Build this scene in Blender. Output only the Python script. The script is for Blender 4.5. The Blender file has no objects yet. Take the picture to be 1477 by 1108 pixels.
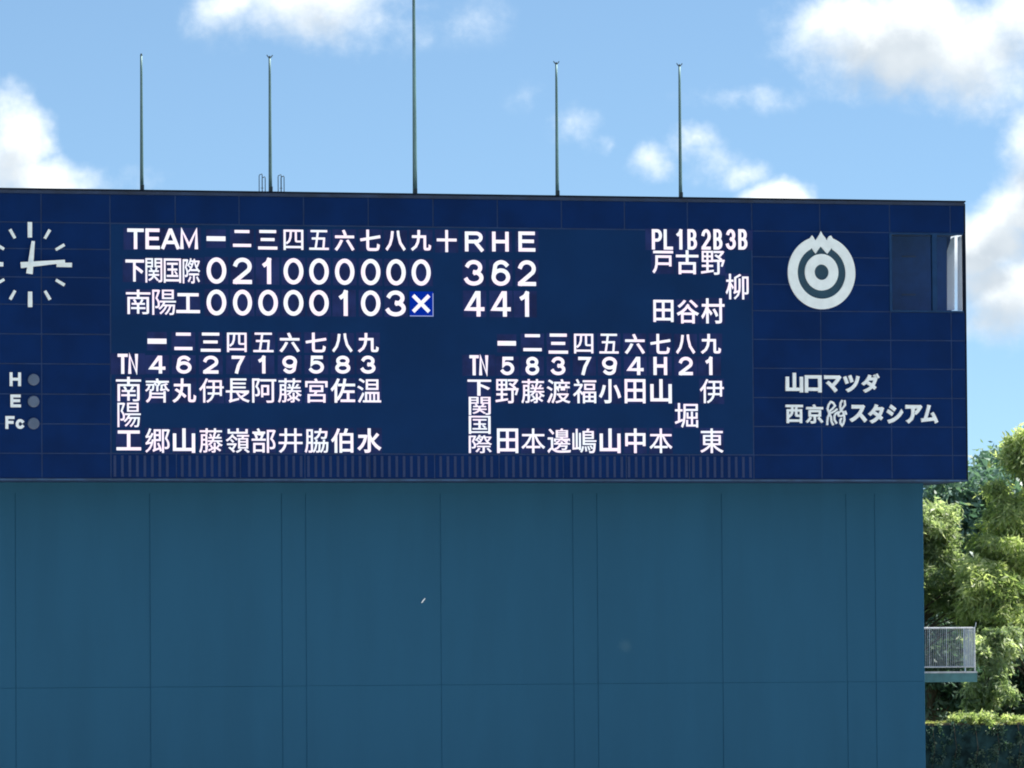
import bpy, math, random
import numpy as np
from mathutils import Vector, Matrix
random.seed(7)
RNG = np.random.default_rng(11)
scene = bpy.context.scene
col = scene.collection

# ------------------------------------------------------------------ camera
FPX, DIST, EYE = 9000.0, 165.0, 6.0
YAW, PITCH, ROLL = 0.26393, 0.04661, -0.00717
fwd = Vector((math.sin(YAW)*math.cos(PITCH), math.cos(YAW)*math.cos(PITCH), math.sin(PITCH)))
r0 = Vector((math.cos(YAW), -math.sin(YAW), 0)); u0 = r0.cross(fwd)
right = math.cos(ROLL)*r0 + math.sin(ROLL)*u0
up = -math.sin(ROLL)*r0 + math.cos(ROLL)*u0
CAM = Vector((0, -DIST, EYE))
cd = bpy.data.cameras.new('camera'); cam = bpy.data.objects.new('camera', cd); col.objects.link(cam)
cd.sensor_fit = 'HORIZONTAL'; cd.sensor_width = 36.0; cd.lens = 36.0*FPX/1477.0
cd.clip_start = 1.0; cd.clip_end = 20000
m = Matrix((right, up, -fwd)).transposed().to_4x4(); m.translation = CAM
cam.matrix_world = m
scene.camera = cam

def ray(px, py):
    return (fwd*FPX + right*(px-738.5) - up*(py-554.0)).normalized()
def at(px, py, Y=0.0):
    """point of the plane y=Y seen at photo pixel (px,py)"""
    d = ray(px, py); t = (Y+DIST)/d.y
    return CAM + d*t

# ------------------------------------------------------------------ exposure, world, sun
scene.view_settings.view_transform = 'Standard'
scene.view_settings.look = 'None'
scene.view_settings.gamma = 1.0
scene.view_settings.exposure = 0.95
scene.cycles.filter_width = 1.9
scene.view_settings.use_curve_mapping = False
SUN_EL, SUN_AZ = math.radians(57), math.radians(83)      # azimuth measured from +Y towards +X
SKY = 0.088

world = bpy.data.worlds.new('World'); scene.world = world; world.use_nodes = True
nt = world.node_tree; nt.nodes.clear()

class G:
    """tiny node-graph writer"""
    def __init__(s, tree): s.t = tree
    def n(s, typ, **k):
        nd = s.t.nodes.new(typ)
        for a, b in k.items(): setattr(nd, a, b)
        return nd
    def put(s, sock, v):
        if isinstance(v, bpy.types.NodeSocket): s.t.links.new(v, sock)
        elif v is not None: sock.default_value = v
    def math(s, op, a, b=None, c=None, clamp=False):
        nd = s.n('ShaderNodeMath', operation=op); nd.use_clamp = clamp
        for i, v in enumerate((a, b, c)): 
            if v is not None: s.put(nd.inputs[i], v)
        return nd.outputs[0]
    def vmath(s, op, a, b=None):
        nd = s.n('ShaderNodeVectorMath', operation=op)
        s.put(nd.inputs[0], a)
        if b is not None: s.put(nd.inputs[1], b)
        return nd.outputs['Value'] if op in ('LENGTH', 'DOT_PRODUCT', 'DISTANCE') else nd.outputs['Vector']
    def mix(s, f, a, b, blend='MIX'):
        nd = s.n('ShaderNodeMix', data_type='RGBA', blend_type=blend)
        s.put(nd.inputs[0], f); s.put(nd.inputs[6], a); s.put(nd.inputs[7], b)
        return nd.outputs[2]
    def smooth(s, v, lo, hi, a=0.0, b=1.0):
        nd = s.n('ShaderNodeMapRange', interpolation_type='SMOOTHSTEP')
        s.put(nd.inputs[0], v)
        for i, q in enumerate((lo, hi, a, b)): s.put(nd.inputs[1+i], q)
        return nd.outputs[0]
    def noise(s, vec, scale, detail=4, rough=0.55, dist=0.0, lac=2.0):
        nd = s.n('ShaderNodeTexNoise')
        s.put(nd.inputs['Vector'], vec); nd.inputs['Scale'].default_value = scale
        nd.inputs['Detail'].default_value = detail; nd.inputs['Roughness'].default_value = rough
        nd.inputs['Distortion'].default_value = dist; nd.inputs['Lacunarity'].default_value = lac
        return nd.outputs['Fac'], nd.outputs['Color']

g = G(nt)
tc = g.n('ShaderNodeTexCoord'); D = tc.outputs['Generated']
sep = g.n('ShaderNodeSeparateXYZ'); g.put(sep.inputs[0], D)
# the Nishita sky, sampled somewhat higher than the true elevation: clear, deep-blue humid-free day
zz = g.math('MULTIPLY_ADD', g.math('MAXIMUM', sep.outputs[2], -0.02), 2.6, 0.10)
cmb = g.n('ShaderNodeCombineXYZ'); g.put(cmb.inputs[0], sep.outputs[0]); g.put(cmb.inputs[1], sep.outputs[1]); g.put(cmb.inputs[2], zz)
sky = g.n('ShaderNodeTexSky', sky_type='NISHITA')
sky.sun_disc = False; sky.sun_elevation = SUN_EL; sky.sun_rotation = SUN_AZ
sky.altitude = 50; sky.air_density = 1.0; sky.dust_density = 0.0; sky.ozone_density = .6
g.put(sky.inputs[0], g.vmath('NORMALIZE', cmb.outputs[0]))
skycol = g.mix(1.0, sky.outputs[0], (.93, 1.05, 1.03, 1), 'MULTIPLY')
# azimuth / elevation coordinates for the clouds (radians)
az = g.math('ARCTAN2', sep.outputs[0], sep.outputs[1]); el = g.math('ARCSINE', sep.outputs[2])
ce = g.n('ShaderNodeCombineXYZ'); g.put(ce.inputs[0], az); g.put(ce.inputs[1], el)
P = ce.outputs[0]
# each cloud: azimuth, elevation, half width, half height, weight  (degrees)
def cl(px, py, rx, ry, w):
    d = ray(px, py)
    return (math.atan2(d.x, d.y), math.asin(d.z), rx/FPX, ry/FPX, w)
CL = [cl(440, 5, 185, 88, .85), cl(350, 10, 100, 55, .7), cl(540, 40, 110, 60, .55), cl(690, 25, 60, 60, .25),
      cl(10, 215, 62, 85, 1.25), cl(45, 262, 95, 42, 1.0), cl(190, 245, 80, 40, .30),
      cl(1290, 55, 165, 92, 1.3), cl(1400, 75, 150, 100, 1.1), cl(1230, 30, 90, 60, 1.1), cl(1480, 20, 90, 90, .9),
      cl(838, 192, 44, 26, .46), cl(882, 212, 40, 22, .46), cl(765, 140, 40, 28, .25), cl(1008, 195, 48, 26, .62), cl(1062, 232, 50, 28, .66), cl(1032, 218, 60, 36, .52), cl(945, 226, 40, 26, .52),
      cl(1120, 278, 62, 38, 1.25), cl(1085, 143, 110, 24, .36), cl(1480, 315, 85, 60, 1.3), cl(1425, 350, 90, 55, 1.2),
      cl(1470, 420, 120, 75, 1.0), cl(1560, 250, 120, 120, 1.2), cl(-120, 200, 120, 110, 1.2)]
def make_group():
    tr = bpy.data.node_groups.new('cloud_field', 'ShaderNodeTree')
    tr.interface.new_socket('P', in_out='INPUT', socket_type='NodeSocketVector')
    tr.interface.new_socket('F', in_out='OUTPUT', socket_type='NodeSocketFloat')
    q = G(tr); gi = q.n('NodeGroupInput'); go = q.n('NodeGroupOutput')
    _, wc = q.noise(gi.outputs[0], 38, 5, .6)
    wv = q.vmath('MULTIPLY', q.vmath('SUBTRACT', wc, (.5, .5, .5)), (.018, .014, 0))
    p = q.vmath('ADD', gi.outputs[0], wv)
    F = None
    for a, e, rx, ry, w in CL:
        d = q.vmath('LENGTH', q.vmath('MULTIPLY', q.vmath('SUBTRACT', p, (a, e, 0)), (1/rx, 1/ry, 0)))
        v = q.math('MULTIPLY', q.math('SUBTRACT', 1.25, d), w)
        F = v if F is None else q.math('SMOOTH_MAX', F, v, .12)
    # the rest of the sky carries scattered fair-weather clouds of the same kind
    ps = q.vmath('MULTIPLY', p, (1, 1.7, 1))
    f2, _ = q.noise(ps, 6.5, 3, .5)
    sp = q.n('ShaderNodeSeparateXYZ'); q.put(sp.inputs[0], gi.outputs[0])
    win = q.math('MINIMUM', q.smooth(q.math('ABSOLUTE', q.math('SUBTRACT', sp.outputs[0], YAW)), .085, .13),  1.0)
    win = q.math('MAXIMUM', win, q.smooth(sp.outputs[1], .115, .15))
    v2 = q.math('MULTIPLY', q.math('MULTIPLY', q.math('SUBTRACT', f2, .45), 8.0), win)
    F = q.math('MAXIMUM', q.math('MAXIMUM', F, 0.0), v2)
    n1, _ = q.noise(gi.outputs[0], 75, 9, .60)
    F = q.math('ADD', F, q.math('MULTIPLY', q.math('MULTIPLY', q.math('SUBTRACT', n1, .53), 1.6), q.smooth(F, 0.0, .22)))
    q.put(go.inputs[0], F)
    return tr
grp = make_group()
def field(vec):
    nd = g.n('ShaderNodeGroup'); nd.node_tree = grp; g.put(nd.inputs[0], vec); return nd.outputs[0]
F0 = field(P)
F1 = field(g.vmath('ADD', P, (0.0018, 0.0052, 0)))       # towards the sun
alpha = g.smooth(F0, .04, 1.12)
thick = g.smooth(F1, .2, 1.15)
nb, _ = g.noise(P, 55, 4, .5)
shade = g.math('MULTIPLY', thick, g.math('MULTIPLY_ADD', nb, 1.3, .15), clamp=True)
ccol = g.mix(shade, (7.6, 7.9, 7.9, 1), (3.5, 4.0, 4.5, 1))
ccol_s = g.mix(alpha, skycol, ccol)
bg = g.n('ShaderNodeBackground'); g.put(bg.inputs[0], ccol_s); bg.inputs[1].default_value = SKY
wo = g.n('ShaderNodeOutputWorld'); g.put(wo.inputs[0], bg.outputs[0])
world.cycles.sampling_method = 'AUTOMATIC'

sd = bpy.data.lights.new('sun', 'SUN'); sun = bpy.data.objects.new('sun', sd); col.objects.link(sun)
sd.energy = 5.0; sd.angle = math.radians(0.5); sd.color = (1, .95, .87)
sv = Vector((math.sin(SUN_AZ)*math.cos(SUN_EL), math.cos(SUN_AZ)*math.cos(SUN_EL), math.sin(SUN_EL)))
sun.rotation_euler = sv.to_track_quat('Z', 'Y').to_euler(); sun.location = (60, 40, 90)

# ------------------------------------------------------------------ materials
def mat(name, base, rough=.5, metal=0.0, var=.12, scale=3.0, spec=.5, bump=0.0, bscale=40, stretch=(1, 1, 1), coat=0.0):
    m = bpy.data.materials.new(name); m.use_nodes = True; t = m.node_tree
    b = t.nodes['Principled BSDF']; q = G(t)
    c = q.n('ShaderNodeTexCoord').outputs['Object']
    geo = q.n('ShaderNodeNewGeometry').outputs['Position']
    v = q.vmath('MULTIPLY', geo, stretch)
    f, _ = q.noise(v, scale, 5, .6)
    lo = tuple(x*(1-var) for x in base)+(1,); hi = tuple(min(1, x*(1+var)) for x in base)+(1,)
    q.put(b.inputs['Base Color'], q.mix(q.smooth(f, .3, .7), lo, hi))
    b.inputs['Roughness'].default_value = rough; b.inputs['Metallic'].default_value = metal
    b.inputs['Specular IOR Level'].default_value = spec
    b.inputs['Coat Weight'].default_value = coat
    if bump:
        f2, _ = q.noise(geo, bscale, 3, .6)
        bn = q.n('ShaderNodeBump'); bn.inputs['Strength'].default_value = bump; bn.inputs['Distance'].default_value = .02
        q.put(bn.inputs['Height'], f2); q.put(b.inputs['Normal'], bn.outputs[0])
    return m
def emit(name, c, s, c2=None, scale=3.5):
    m = bpy.data.materials.new(name); m.use_nodes = True; t = m.node_tree; t.nodes.clear(); q = G(t)
    e = q.n('ShaderNodeEmission'); e.inputs[1].default_value = s
    if c2:
        geo = q.n('ShaderNodeNewGeometry').outputs['Position']
        f, _ = q.noise(geo, scale, 3, .6)
        q.put(e.inputs[0], q.mix(q.smooth(f, .35, .65), c+(1,), c2+(1,)))
    else: e.inputs[0].default_value = c+(1,)
    o = q.n('ShaderNodeOutputMaterial'); q.put(o.inputs[0], e.outputs[0])
    return m
M = {}
M['panel'] = mat('navy enamel panel', (.001, .0185, .098), .5, var=.16, scale=.6, spec=.08)
M['joint'] = mat('pale sealant joint', (.005, .030, .115), .7, var=.3, scale=1.5)
M['screen'] = mat('dark matrix screen', (.003, .027, .105), .6, var=.10, scale=.5, spec=.08)
M['halo'] = mat('painted halo plate', (.016, .028, .115), .6, var=.3, scale=1.2, spec=.08)  # violet tint stands in for the bloom around lit characters
M['rib'] = mat('navy rib', (.001, .0195, .100), .5, var=.1, scale=2)
M['trim'] = mat('worn blue trim', (.022, .065, .15), .6, var=.35, scale=2)
M['coping'] = mat('dark coping metal', (.005, .010, .024), .7, spec=.05, var=.3, scale=2)
M['flashing'] = mat('weathered brown flashing', (.010, .026, .075), .6, var=.4, scale=1.2)
M['wall'] = mat('teal blue painted wall panel', (.018, .092, .176), .62, var=.05, scale=1.1, spec=.12, stretch=(1, 1, .14), bump=.12, bscale=3)
M['wallgap'] = mat('dark wall gap', (.012, .070, .14), .8, spec=.1)
M['white'] = mat('pale grey green white enamel', (.82, .89, .93), .5, var=.05, scale=4)
M['whiteletter'] = mat('white acrylic letter', (.83, .89, .95), .5, var=.06, scale=4)
M['lamp'] = mat('unlit grey lamp lens', (.085, .12, .20), .35, var=.1)
M['steel'] = mat('galvanised pole steel', (.13, .24, .25), .55, metal=.2, var=.25, scale=1.2, stretch=(1, 1, .4))
M['steeldark'] = mat('dark pole fitting', (.03, .05, .055), .5, metal=.3)
M['interior'] = mat('room interior navy', (.010, .048, .19), .7, spec=.1)
M['blind'] = mat('white roller blind', (.90, .92, .96), .8, var=.06, scale=6, stretch=(6, 1, .3))
_t = M['blind'].node_tree; _b = _t.nodes['Principled BSDF']; q = G(_t); _tl = q.n('ShaderNodeBsdfTranslucent'); _tl.inputs[0].default_value = (.8, .82, .88, 1)
_m = q.n('ShaderNodeMixShader'); _m.inputs[0].default_value = .75; q.put(_m.inputs[1], _b.outputs[0]); q.put(_m.inputs[2], _tl.outputs[0])
q.put(_t.nodes['Material Output'].inputs[0], _m.outputs[0])
M['railing'] = mat('galvanised railing', (.42, .45, .50), .45, metal=.3, var=.2)
M['slab'] = mat('teal slab edge', (.05, .15, .17), .7, var=.2)
M['roof'] = mat('grey roof sheet', (.25, .26, .26), .8)
M['grass'] = mat('outfield turf', (.14, .165, .09), .9, var=.35, scale=.4)
M['soil'] = mat('bank grass and soil', (.05, .075, .03), .95, var=.4, scale=.8)
M['hill'] = mat('wooded hill', (.035, .07, .035), .95, var=.4, scale=.05)
M['bark'] = mat('tree bark', (.10, .08, .06), .9, var=.3, scale=6)
M['concrete'] = mat('pale concrete', (.38, .38, .35), .85, var=.2, scale=1.5)
M['led'] = emit('lit white lamps', (1.0, .84, 1.0), .60, (.86, .93, 1.0), 1.6)
M['ledblue'] = emit('lit blue cell', (.002, .03, .42), .42)
M['ledline'] = emit('lit pale blue line', (.45, .55, 1.0), .40)
gl = bpy.data.materials.new('window glass'); gl.use_nodes = True; gl.node_tree.nodes.clear(); q = G(gl.node_tree)
tr = q.n('ShaderNodeBsdfTransparent'); tr.inputs[0].default_value = (.92, .94, .96, 1); gs = q.n('ShaderNodeBsdfGlossy'); gs.inputs['Roughness'].default_value = .03
fr = q.n('ShaderNodeFresnel'); fr.inputs[0].default_value = 1.3
ms = q.n('ShaderNodeMixShader'); q.put(ms.inputs[0], fr.outputs[0]); q.put(ms.inputs[1], tr.outputs[0]); q.put(ms.inputs[2], gs.outputs[0])
q.put(q.n('ShaderNodeOutputMaterial').inputs[0], ms.outputs[0]); M['glass'] = gl

def leafmat(name, c1, c2, c3, trans=.5):
    m = bpy.data.materials.new(name); m.use_nodes = True; t = m.node_tree; t.nodes.clear(); q = G(t)
    at_ = q.n('ShaderNodeAttribute'); at_.attribute_name = 'tone'
    f = at_.outputs['Fac']
    a = q.mix(q.smooth(f, 0, .5), c1+(1,), c2+(1,)); c = q.mix(q.smooth(f, .5, 1), a, c3+(1,))
    d = q.n('ShaderNodeBsdfPrincipled'); q.put(d.inputs['Base Color'], c); d.inputs['Roughness'].default_value = .42
    d.inputs['Specular IOR Level'].default_value = .5
    tl = q.n('ShaderNodeBsdfTranslucent')
    q.put(tl.inputs[0], q.mix(1.0, c, (1.25, 1.4, .8, 1), 'MULTIPLY'))
    ms = q.n('ShaderNodeMixShader'); ms.inputs[0].default_value = trans
    q.put(ms.inputs[1], d.outputs[0]); q.put(ms.inputs[2], tl.outputs[0])
    q.put(q.n('ShaderNodeOutputMaterial').inputs[0], ms.outputs[0])
    return m
M['leaf_lime'] = leafmat('lime willow leaves', (.17, .25, .11), (.40, .47, .22), (.78, .80, .50))
M['leaf_mid'] = leafmat('mid green leaves', (.15, .22, .12), (.35, .42, .25), (.70, .74, .54))
M['leaf_shade'] = leafmat('shade-dark leaves', (.05, .11, .09), (.08, .15, .12), (.15, .22, .16), .35)  # shade put into the dark bluish leaf colour
M['leaf_far'] = leafmat('far haze-tinted leaves', (.10, .19, .17), (.16, .27, .23), (.25, .36, .30), .35)  # blue-green tint stands in for distance haze
M['leaf_hedge'] = leafmat('hedge leaves', (.06, .09, .04), (.16, .20, .07), (.45, .46, .2), .35)

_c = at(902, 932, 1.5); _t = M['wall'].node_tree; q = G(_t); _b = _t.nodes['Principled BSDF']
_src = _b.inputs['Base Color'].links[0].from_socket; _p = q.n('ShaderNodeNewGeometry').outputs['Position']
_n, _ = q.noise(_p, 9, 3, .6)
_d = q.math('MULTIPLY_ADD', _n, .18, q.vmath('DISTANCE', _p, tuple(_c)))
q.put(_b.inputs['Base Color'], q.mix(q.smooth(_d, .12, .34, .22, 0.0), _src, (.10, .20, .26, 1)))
# ------------------------------------------------------------------ mesh helpers
class MB:
    def __init__(s): s.v = []; s.f = []
    def box(s, x0, x1, y0, y1, z0, z1):
        n = len(s.v)
        s.v += [(x, y, z) for z in (z0, z1) for y in (y0, y1) for x in (x0, x1)]
        for f in ((0, 2, 3, 1), (4, 5, 7, 6), (0, 1, 5, 4), (1, 3, 7, 5), (3, 2, 6, 7), (2, 0, 4, 6)):
            s.f.append(tuple(n+i for i in f))
        return s
    def chamf(s, x0, x1, y0, y1, z0, z1, c):
        """box whose front (-y) face has a chamfered rim"""
        n = len(s.v)
        s.v += [(x0, y1, z0), (x1, y1, z0), (x1, y1, z1), (x0, y1, z1),
                (x0, y0+c, z0), (x1, y0+c, z0), (x1, y0+c, z1), (x0, y0+c, z1),
                (x0+c, y0, z0+c), (x1-c, y0, z0+c), (x1-c, y0, z1-c), (x0+c, y0, z1-c)]
        fs = [(0, 3, 2, 1), (8, 9, 10, 11)]
        for i in range(4):
            j = (i+1) % 4
            fs += [(i, j, 4+j, 4+i), (4+i, 4+j, 8+j, 8+i)]
        s.f += [tuple(n+i for i in f) for f in fs]
        return s
    def prism(s, pts, y0, y1):
        """outline in (x,z), counter-clockwise, extruded from front y0 to back y1 (cap by ngon)"""
        n = len(s.v); k = len(pts)
        s.v += [(x, y0, z) for x, z in pts]+[(x, y1, z) for x, z in pts]
        s.f.append(tuple(range(n, n+k))); s.f.append(tuple(range(n+2*k-1, n+k-1, -1)))
        for i in range(k):
            j = (i+1) % k; s.f.append((n+i, n+k+i, n+k+j, n+j))
        return s
    def ring(s, outer, inner, y0, y1):
        """band between two outlines with equal point counts"""
        n = len(s.v); k = len(outer)
        for y in (y0, y1):
            s.v += [(x, y, z) for x, z in outer]+[(x, y, z) for x, z in inner]
        for i in range(k):
            j = (i+1) % k
            s.f += [(n+i, n+j, n+k+j, n+k+i), (n+2*k+i, n+3*k+i, n+3*k+j, n+2*k+j),
                    (n+i, n+2*k+i, n+2*k+j, n+j), (n+k+i, n+k+j, n+3*k+j, n+3*k+i)]
        return s
    def tube(s, p, rad, seg=8, cap=True):
        """tube through points p with radii rad"""
        p = [Vector(a) for a in p]; rad = rad if isinstance(rad, (list, tuple)) else [rad]*len(p)
        n = len(s.v)
        for i, a in enumerate(p):
            t = (p[min(i+1, len(p)-1)]-p[max(i-1, 0)]).normalized()
            e = t.cross(Vector((0, 1, 0)) if abs(t.y) < .9 else Vector((1, 0, 0))).normalized(); h = t.cross(e)
            for k in range(seg):
                w = 2*math.pi*k/seg
                s.v.append(tuple(a+rad[i]*(math.cos(w)*e+math.sin(w)*h)))
        for i in range(len(p)-1):
            for k in range(seg):
                j = (k+1) % seg
                s.f.append((n+i*seg+k, n+i*seg+j, n+(i+1)*seg+j, n+(i+1)*seg+k))
        if cap:
            s.f.append(tuple(n+k for k in range(seg-1, -1, -1))); s.f.append(tuple(n+(len(p)-1)*seg+k for k in range(seg)))
        return s
    def build(s, name, m, parent=None, origin=None, smooth=False):
        o = Vector(origin) if origin is not None else None
        vs = s.v if o is None else [tuple(Vector(a)-o) for a in s.v]
        me = bpy.data.meshes.new(name); me.from_pydata(vs, [], s.f); me.update()
        if smooth: me.polygons.foreach_set('use_smooth', [True]*len(me.polygons))
        me.materials.append(m)
        ob = bpy.data.objects.new(name, me); col.objects.link(ob)
        if parent is not None:
            ob.parent = parent
        if o is not None:
            ob.location = o-(wpos(parent) if parent is not None else Vector())
        elif parent is not None:
            ob.location = -wpos(parent)
        return ob
def wpos(o):
    p = Vector(o.location)
    while o.parent is not None: o = o.parent; p += Vector(o.location)
    return p
def tag(o, label=None, cat=None, group=None, kind=None):
    if label: o['label'] = label
    if cat: o['category'] = cat
    if group: o['group'] = group
    if kind: o['kind'] = kind
    return o
def thing(name, loc, label, cat, group=None):
    o = bpy.data.objects.new(name, None); o.empty_display_size = .3; col.objects.link(o); o.location = loc
    return tag(o, label, cat, group)

# ------------------------------------------------------------------ key coordinates
ZT, ZB = 19.175, 11.314; XR, XW = 57.742, 56.958
XJ = [at(x, 500).x for x in (-200, -137, -38, 60, 159.5)]                       # joints left of the screen
XS = [at(x, 676).x for x in (159.5, 254.5, 346.8, 440, 533.5, 627, 720, 812.6, 903.6, 994.7, 1086)]
XE = [at(1086, 500).x, at(1184.2, 500).x, at(1285, 500).x, at(1372.5, 500).x, XR]
XS[0] = XJ[-1]; XS[-1] = XE[0]
XL = XJ[0]
ZJ = [ZB+.05]+[at(1184, y).z for y in (656.7, 615.6, 574, 531.8, 490.3, 449, 411, 371.4, 334.5)]+[ZT-.13]
WY = 1.5                                                                        # front of the lower wall
BD = 3.4                                                                        # back of the board box

# ------------------------------------------------------------------ ground and terrain
def sheet(name, pts, m, kind='structure'):
    me = bpy.data.meshes.new(name); me.from_pydata(pts, [], [tuple(range(len(pts)))]); me.materials.append(m)
    o = bpy.data.objects.new(name, me); col.objects.link(o); return tag(o, kind=kind)
sheet('bounce_ground', [(-60, -42, .004), (140, -42, .004), (140, -.3, .004), (-60, -.3, .004)], mat('pale bounce ground', (.42, .40, .36), .9, var=.1, scale=.5))  # unseen pale strip added to bounce sunlight onto the shaded board
sheet('ground', [(-4000, -4000, 0), (4000, -4000, 0), (4000, 6000, 0), (-4000, 6000, 0)], M['grass'])
def terrain(name, fn, x0, x1, y0, y1, nx, ny, m):
    vs = []; fs = []
    for j in range(ny+1):
        for i in range(nx+1):
            x = x0+(x1-x0)*i/nx; y = y0+(y1-y0)*j/ny
            vs.append((x, y, fn(x, y)))
    for j in range(ny):
        for i in range(nx):
            a = j*(nx+1)+i; fs.append((a, a+1, a+nx+2, a+nx+1))
    me = bpy.data.meshes.new(name); me.from_pydata(vs, [], fs); me.materials.append(m)
    me.polygons.foreach_set('use_smooth', [True]*len(fs))
    o = bpy.data.objects.new(name, me); col.objects.link(o); return tag(o, kind='structure')
def bank(x, y):
    t = max(0.0, min(1.0, (y+2.0)/6.0)); t = t*t*(3-2*t)
    e = max(0.0, min(1.0, (90-y)/40.0)); e = e*e*(3-2*e)
    return -.05+2.3*t*e+.15*math.sin(x*.31+y*.17)*t*e
terrain('outfield_bank', bank, -60, 140, -2, 92, 60, 40, M['soil'])
from mathutils import noise as mn
def hill(x, y):
    d = max(0.0, 1-((x-190)/230)**2-((y-520)/240)**2)
    return -1+15*d**.8+2.0*d*mn.noise((x*.02, y*.02, 3))*2
terrain('wooded_hillside', hill, -60, 440, 270, 780, 60, 60, M['hill'])

# ------------------------------------------------------------------ lower wall (backscreen building)
wall = thing('backscreen_wall', (45, WY, 0), 'tall plain teal blue panelled wall directly beneath the scoreboard', 'wall')
MB().box(XL+1.0, XW-.03, WY+.012, 7.0, 0, ZB-.002).build('wall_core', M['wallgap'], wall)
wx = [at(x, 900, WY).x for x in (-172, -138, 22.5, 216.5, 406.8, 441.5, 636, 827, 862, 1042, 1221.5, 1263)]+[XW]
wx[0] = XL+1.0
zrows = [0.0, 1.9, at(1041, 985, WY).z, ZB-.004]
for i in range(len(wx)-1):
    for k in range(3):
        gx = .008
        MB().chamf(wx[i]+gx, wx[i+1]-gx, WY+random.uniform(-.002, .002), WY+.0115, zrows[k]+.0015, zrows[k+1]-(.0015 if k < 2 else 0.0), .008).build('wall_panel', M['wall'], wall)
# the slightly set-forward head band right under the overhang
MB().box(XL+1.0, XW, WY-.03, WY-.006, ZB-.30, ZB-.006).build('head_band', M['wall'], wall)
# side cladding of the wall, seen only from the right
MB().box(XW-.028, XW, WY+.052, 7.0, 0, ZB-.004).build('side_cladding', M['wall'], wall)
for (px, py, w, h, a) in ((610.5, 866.5, .026, .085, .6),):
    c = at(px, py, WY-.02)
    pts = [(-w, -h), (w*.2, -h*.7), (w, h*.9), (w*.3, h), (-w*.8, 0)]
    ca, sa = math.cos(-a*.8), math.sin(-a*.8)
    pts = [(c.x+x*ca-z*sa, c.z+x*sa+z*ca) for x, z in pts]
    fl = MB().prism(pts, WY-.03, WY-.012).build('paper_scrap', M['white'], None, origin=(c.x, WY-.02, c.z))
    tag(fl, 'tiny white scrap stuck on the teal blue wall below the scoreboard', 'scrap')

# ------------------------------------------------------------------ scoreboard
sb = thing('scoreboard', (45, 1.5, ZB), 'wide navy blue electronic baseball scoreboard on top of the teal wall', 'scoreboard')
wz0, wz1 = at(1300, 449).z, at(1300, 334.8).z          # recessed corner window
wz0 = ZJ[6]; wz1 = ZJ[9]; wx0 = XE[2]
core = MB()
core.box(XL, wx0, .012, BD, ZB, ZT-.12)
core.box(wx0+.001, XR, .012, BD, ZB, wz0)
core.box(wx0+.001, XR, .012, BD, wz1, ZT-.12)
core.build('backing_frame', M['joint'], sb)
rm = MB().box(wx0+.001, XR-.02, 1.3, BD, wz0+.001, wz1-.001).build('room_wall', M['interior'], sb)
GAP = .016
def panel(x0, x1, z0, z1):
    j = random.uniform(-.0015, .0015)
    return MB().chamf(x0+GAP, x1-GAP, j, .0115, z0+GAP, z1-GAP, .002).build('face_panel', M['panel'], sb, origin=((x0+x1)/2, .02, (z0+z1)/2))
for i in range(4):
    for k in range(10): panel(XJ[i], XJ[i+1], ZJ[k], ZJ[k+1])
for i in range(10):
    panel(XS[i], XS[i+1], ZJ[9], ZJ[10]); panel(XS[i], XS[i+1], ZJ[0], ZJ[1])
for i in range(4):
    for k in range(10):
        if i >= 2 and 6 <= k <= 8: continue
        panel(XE[i], XE[i+1], ZJ[k], ZJ[k+1])
# fine ribs of the ventilation strip below the screen
rb = bpy.data.meshes.new('rib')
t_ = MB().box(-.035, .035, -.0005, .004, ZJ[0]+.05-ZB, ZJ[1]-.05-ZB); rb.from_pydata(t_.v, [], t_.f); rb.materials.append(M['rib'])
nr = 88
for k in range(nr):
    x = XS[0]+(XS[-1]-XS[0])*(k+.5)/nr
    if min(abs(x-a) for a in XS) < .06: continue
    o = bpy.data.objects.new('rib', rb); col.objects.link(o); o.parent = sb
    o.location = Vector((x, -.005, ZB))-Vector(sb.location)
# trims
MB().box(XL-.02, XR+.03, -.05, BD+.05, ZT-.04, ZT).build('coping', M['coping'], sb)
MB().box(XL, XR+.01, -.022, .010, ZT-.128, ZT-.043).build('flashing', M['flashing'], sb)
MB().box(XL, XR+.01, -.025, .010, ZB-.002, ZB+.048).build('bottom_trim', M['trim'], sb)
MB().box(XR+.001, XR+.03, -.018, BD, ZB-.002, wz0).build('end_trim', M['coping'], sb)
MB().box(XR+.001, XR+.03, -.018, BD, wz1, ZT-.08).build('end_trim', M['coping'], sb)
MB().box(XR-.045, XR+.03, -.018, .10, wz0+.002, wz1-.002).build('corner_post', M['coping'], sb)
MB().box(XR-.045, XR+.03, 1.25, BD, wz0+.002, wz1-.002).build('end_wall', M['panel'], sb)
# window
win = MB()
fx = [at(a, 400).x for a in (1283.0, 1286.5, 1345, 1351.5)]
win.box(fx[0], fx[1], -.02, .12, wz0, wz1).box(fx[2], fx[3], -.015, .12, wz0+.045, wz1-.045)
win.box(fx[1], XR-.047, -.02, .12, wz0, wz0+.043).box(fx[1], XR-.047, -.02, .12, wz1-.043, wz1)
wf = win.build('window_frame', mat('window frame paint', (.012, .046, .13), .6, spec=.1), sb)
MB().box(fx[1], fx[2], .06, .068, wz0+.045, wz1-.045).build('window_pane', M['glass'], wf)
MB().box(fx[3], XR-.047, .06, .068, wz0+.045, wz1-.045).build('window_pane', M['glass'], wf)
def pp(L): return [(at(a, b, .2).x, at(a, b, .2).z) for a, b in L][::-1]
bz0, bz1 = 447.5, 342
MB().prism(pp([(1366.2, bz0), (1366.0, 362), (1372.5, 343.5), (1376.8, 341.5), (1376.8, bz0)]), .20, .215).build('blind', M['blind'], sb)
MB().prism(pp([(1381.4, 448), (1381.4, 342), (1388.8, 340), (1388.8, 448)]), .20, .215).build('blind', M['blind'], sb)
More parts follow.
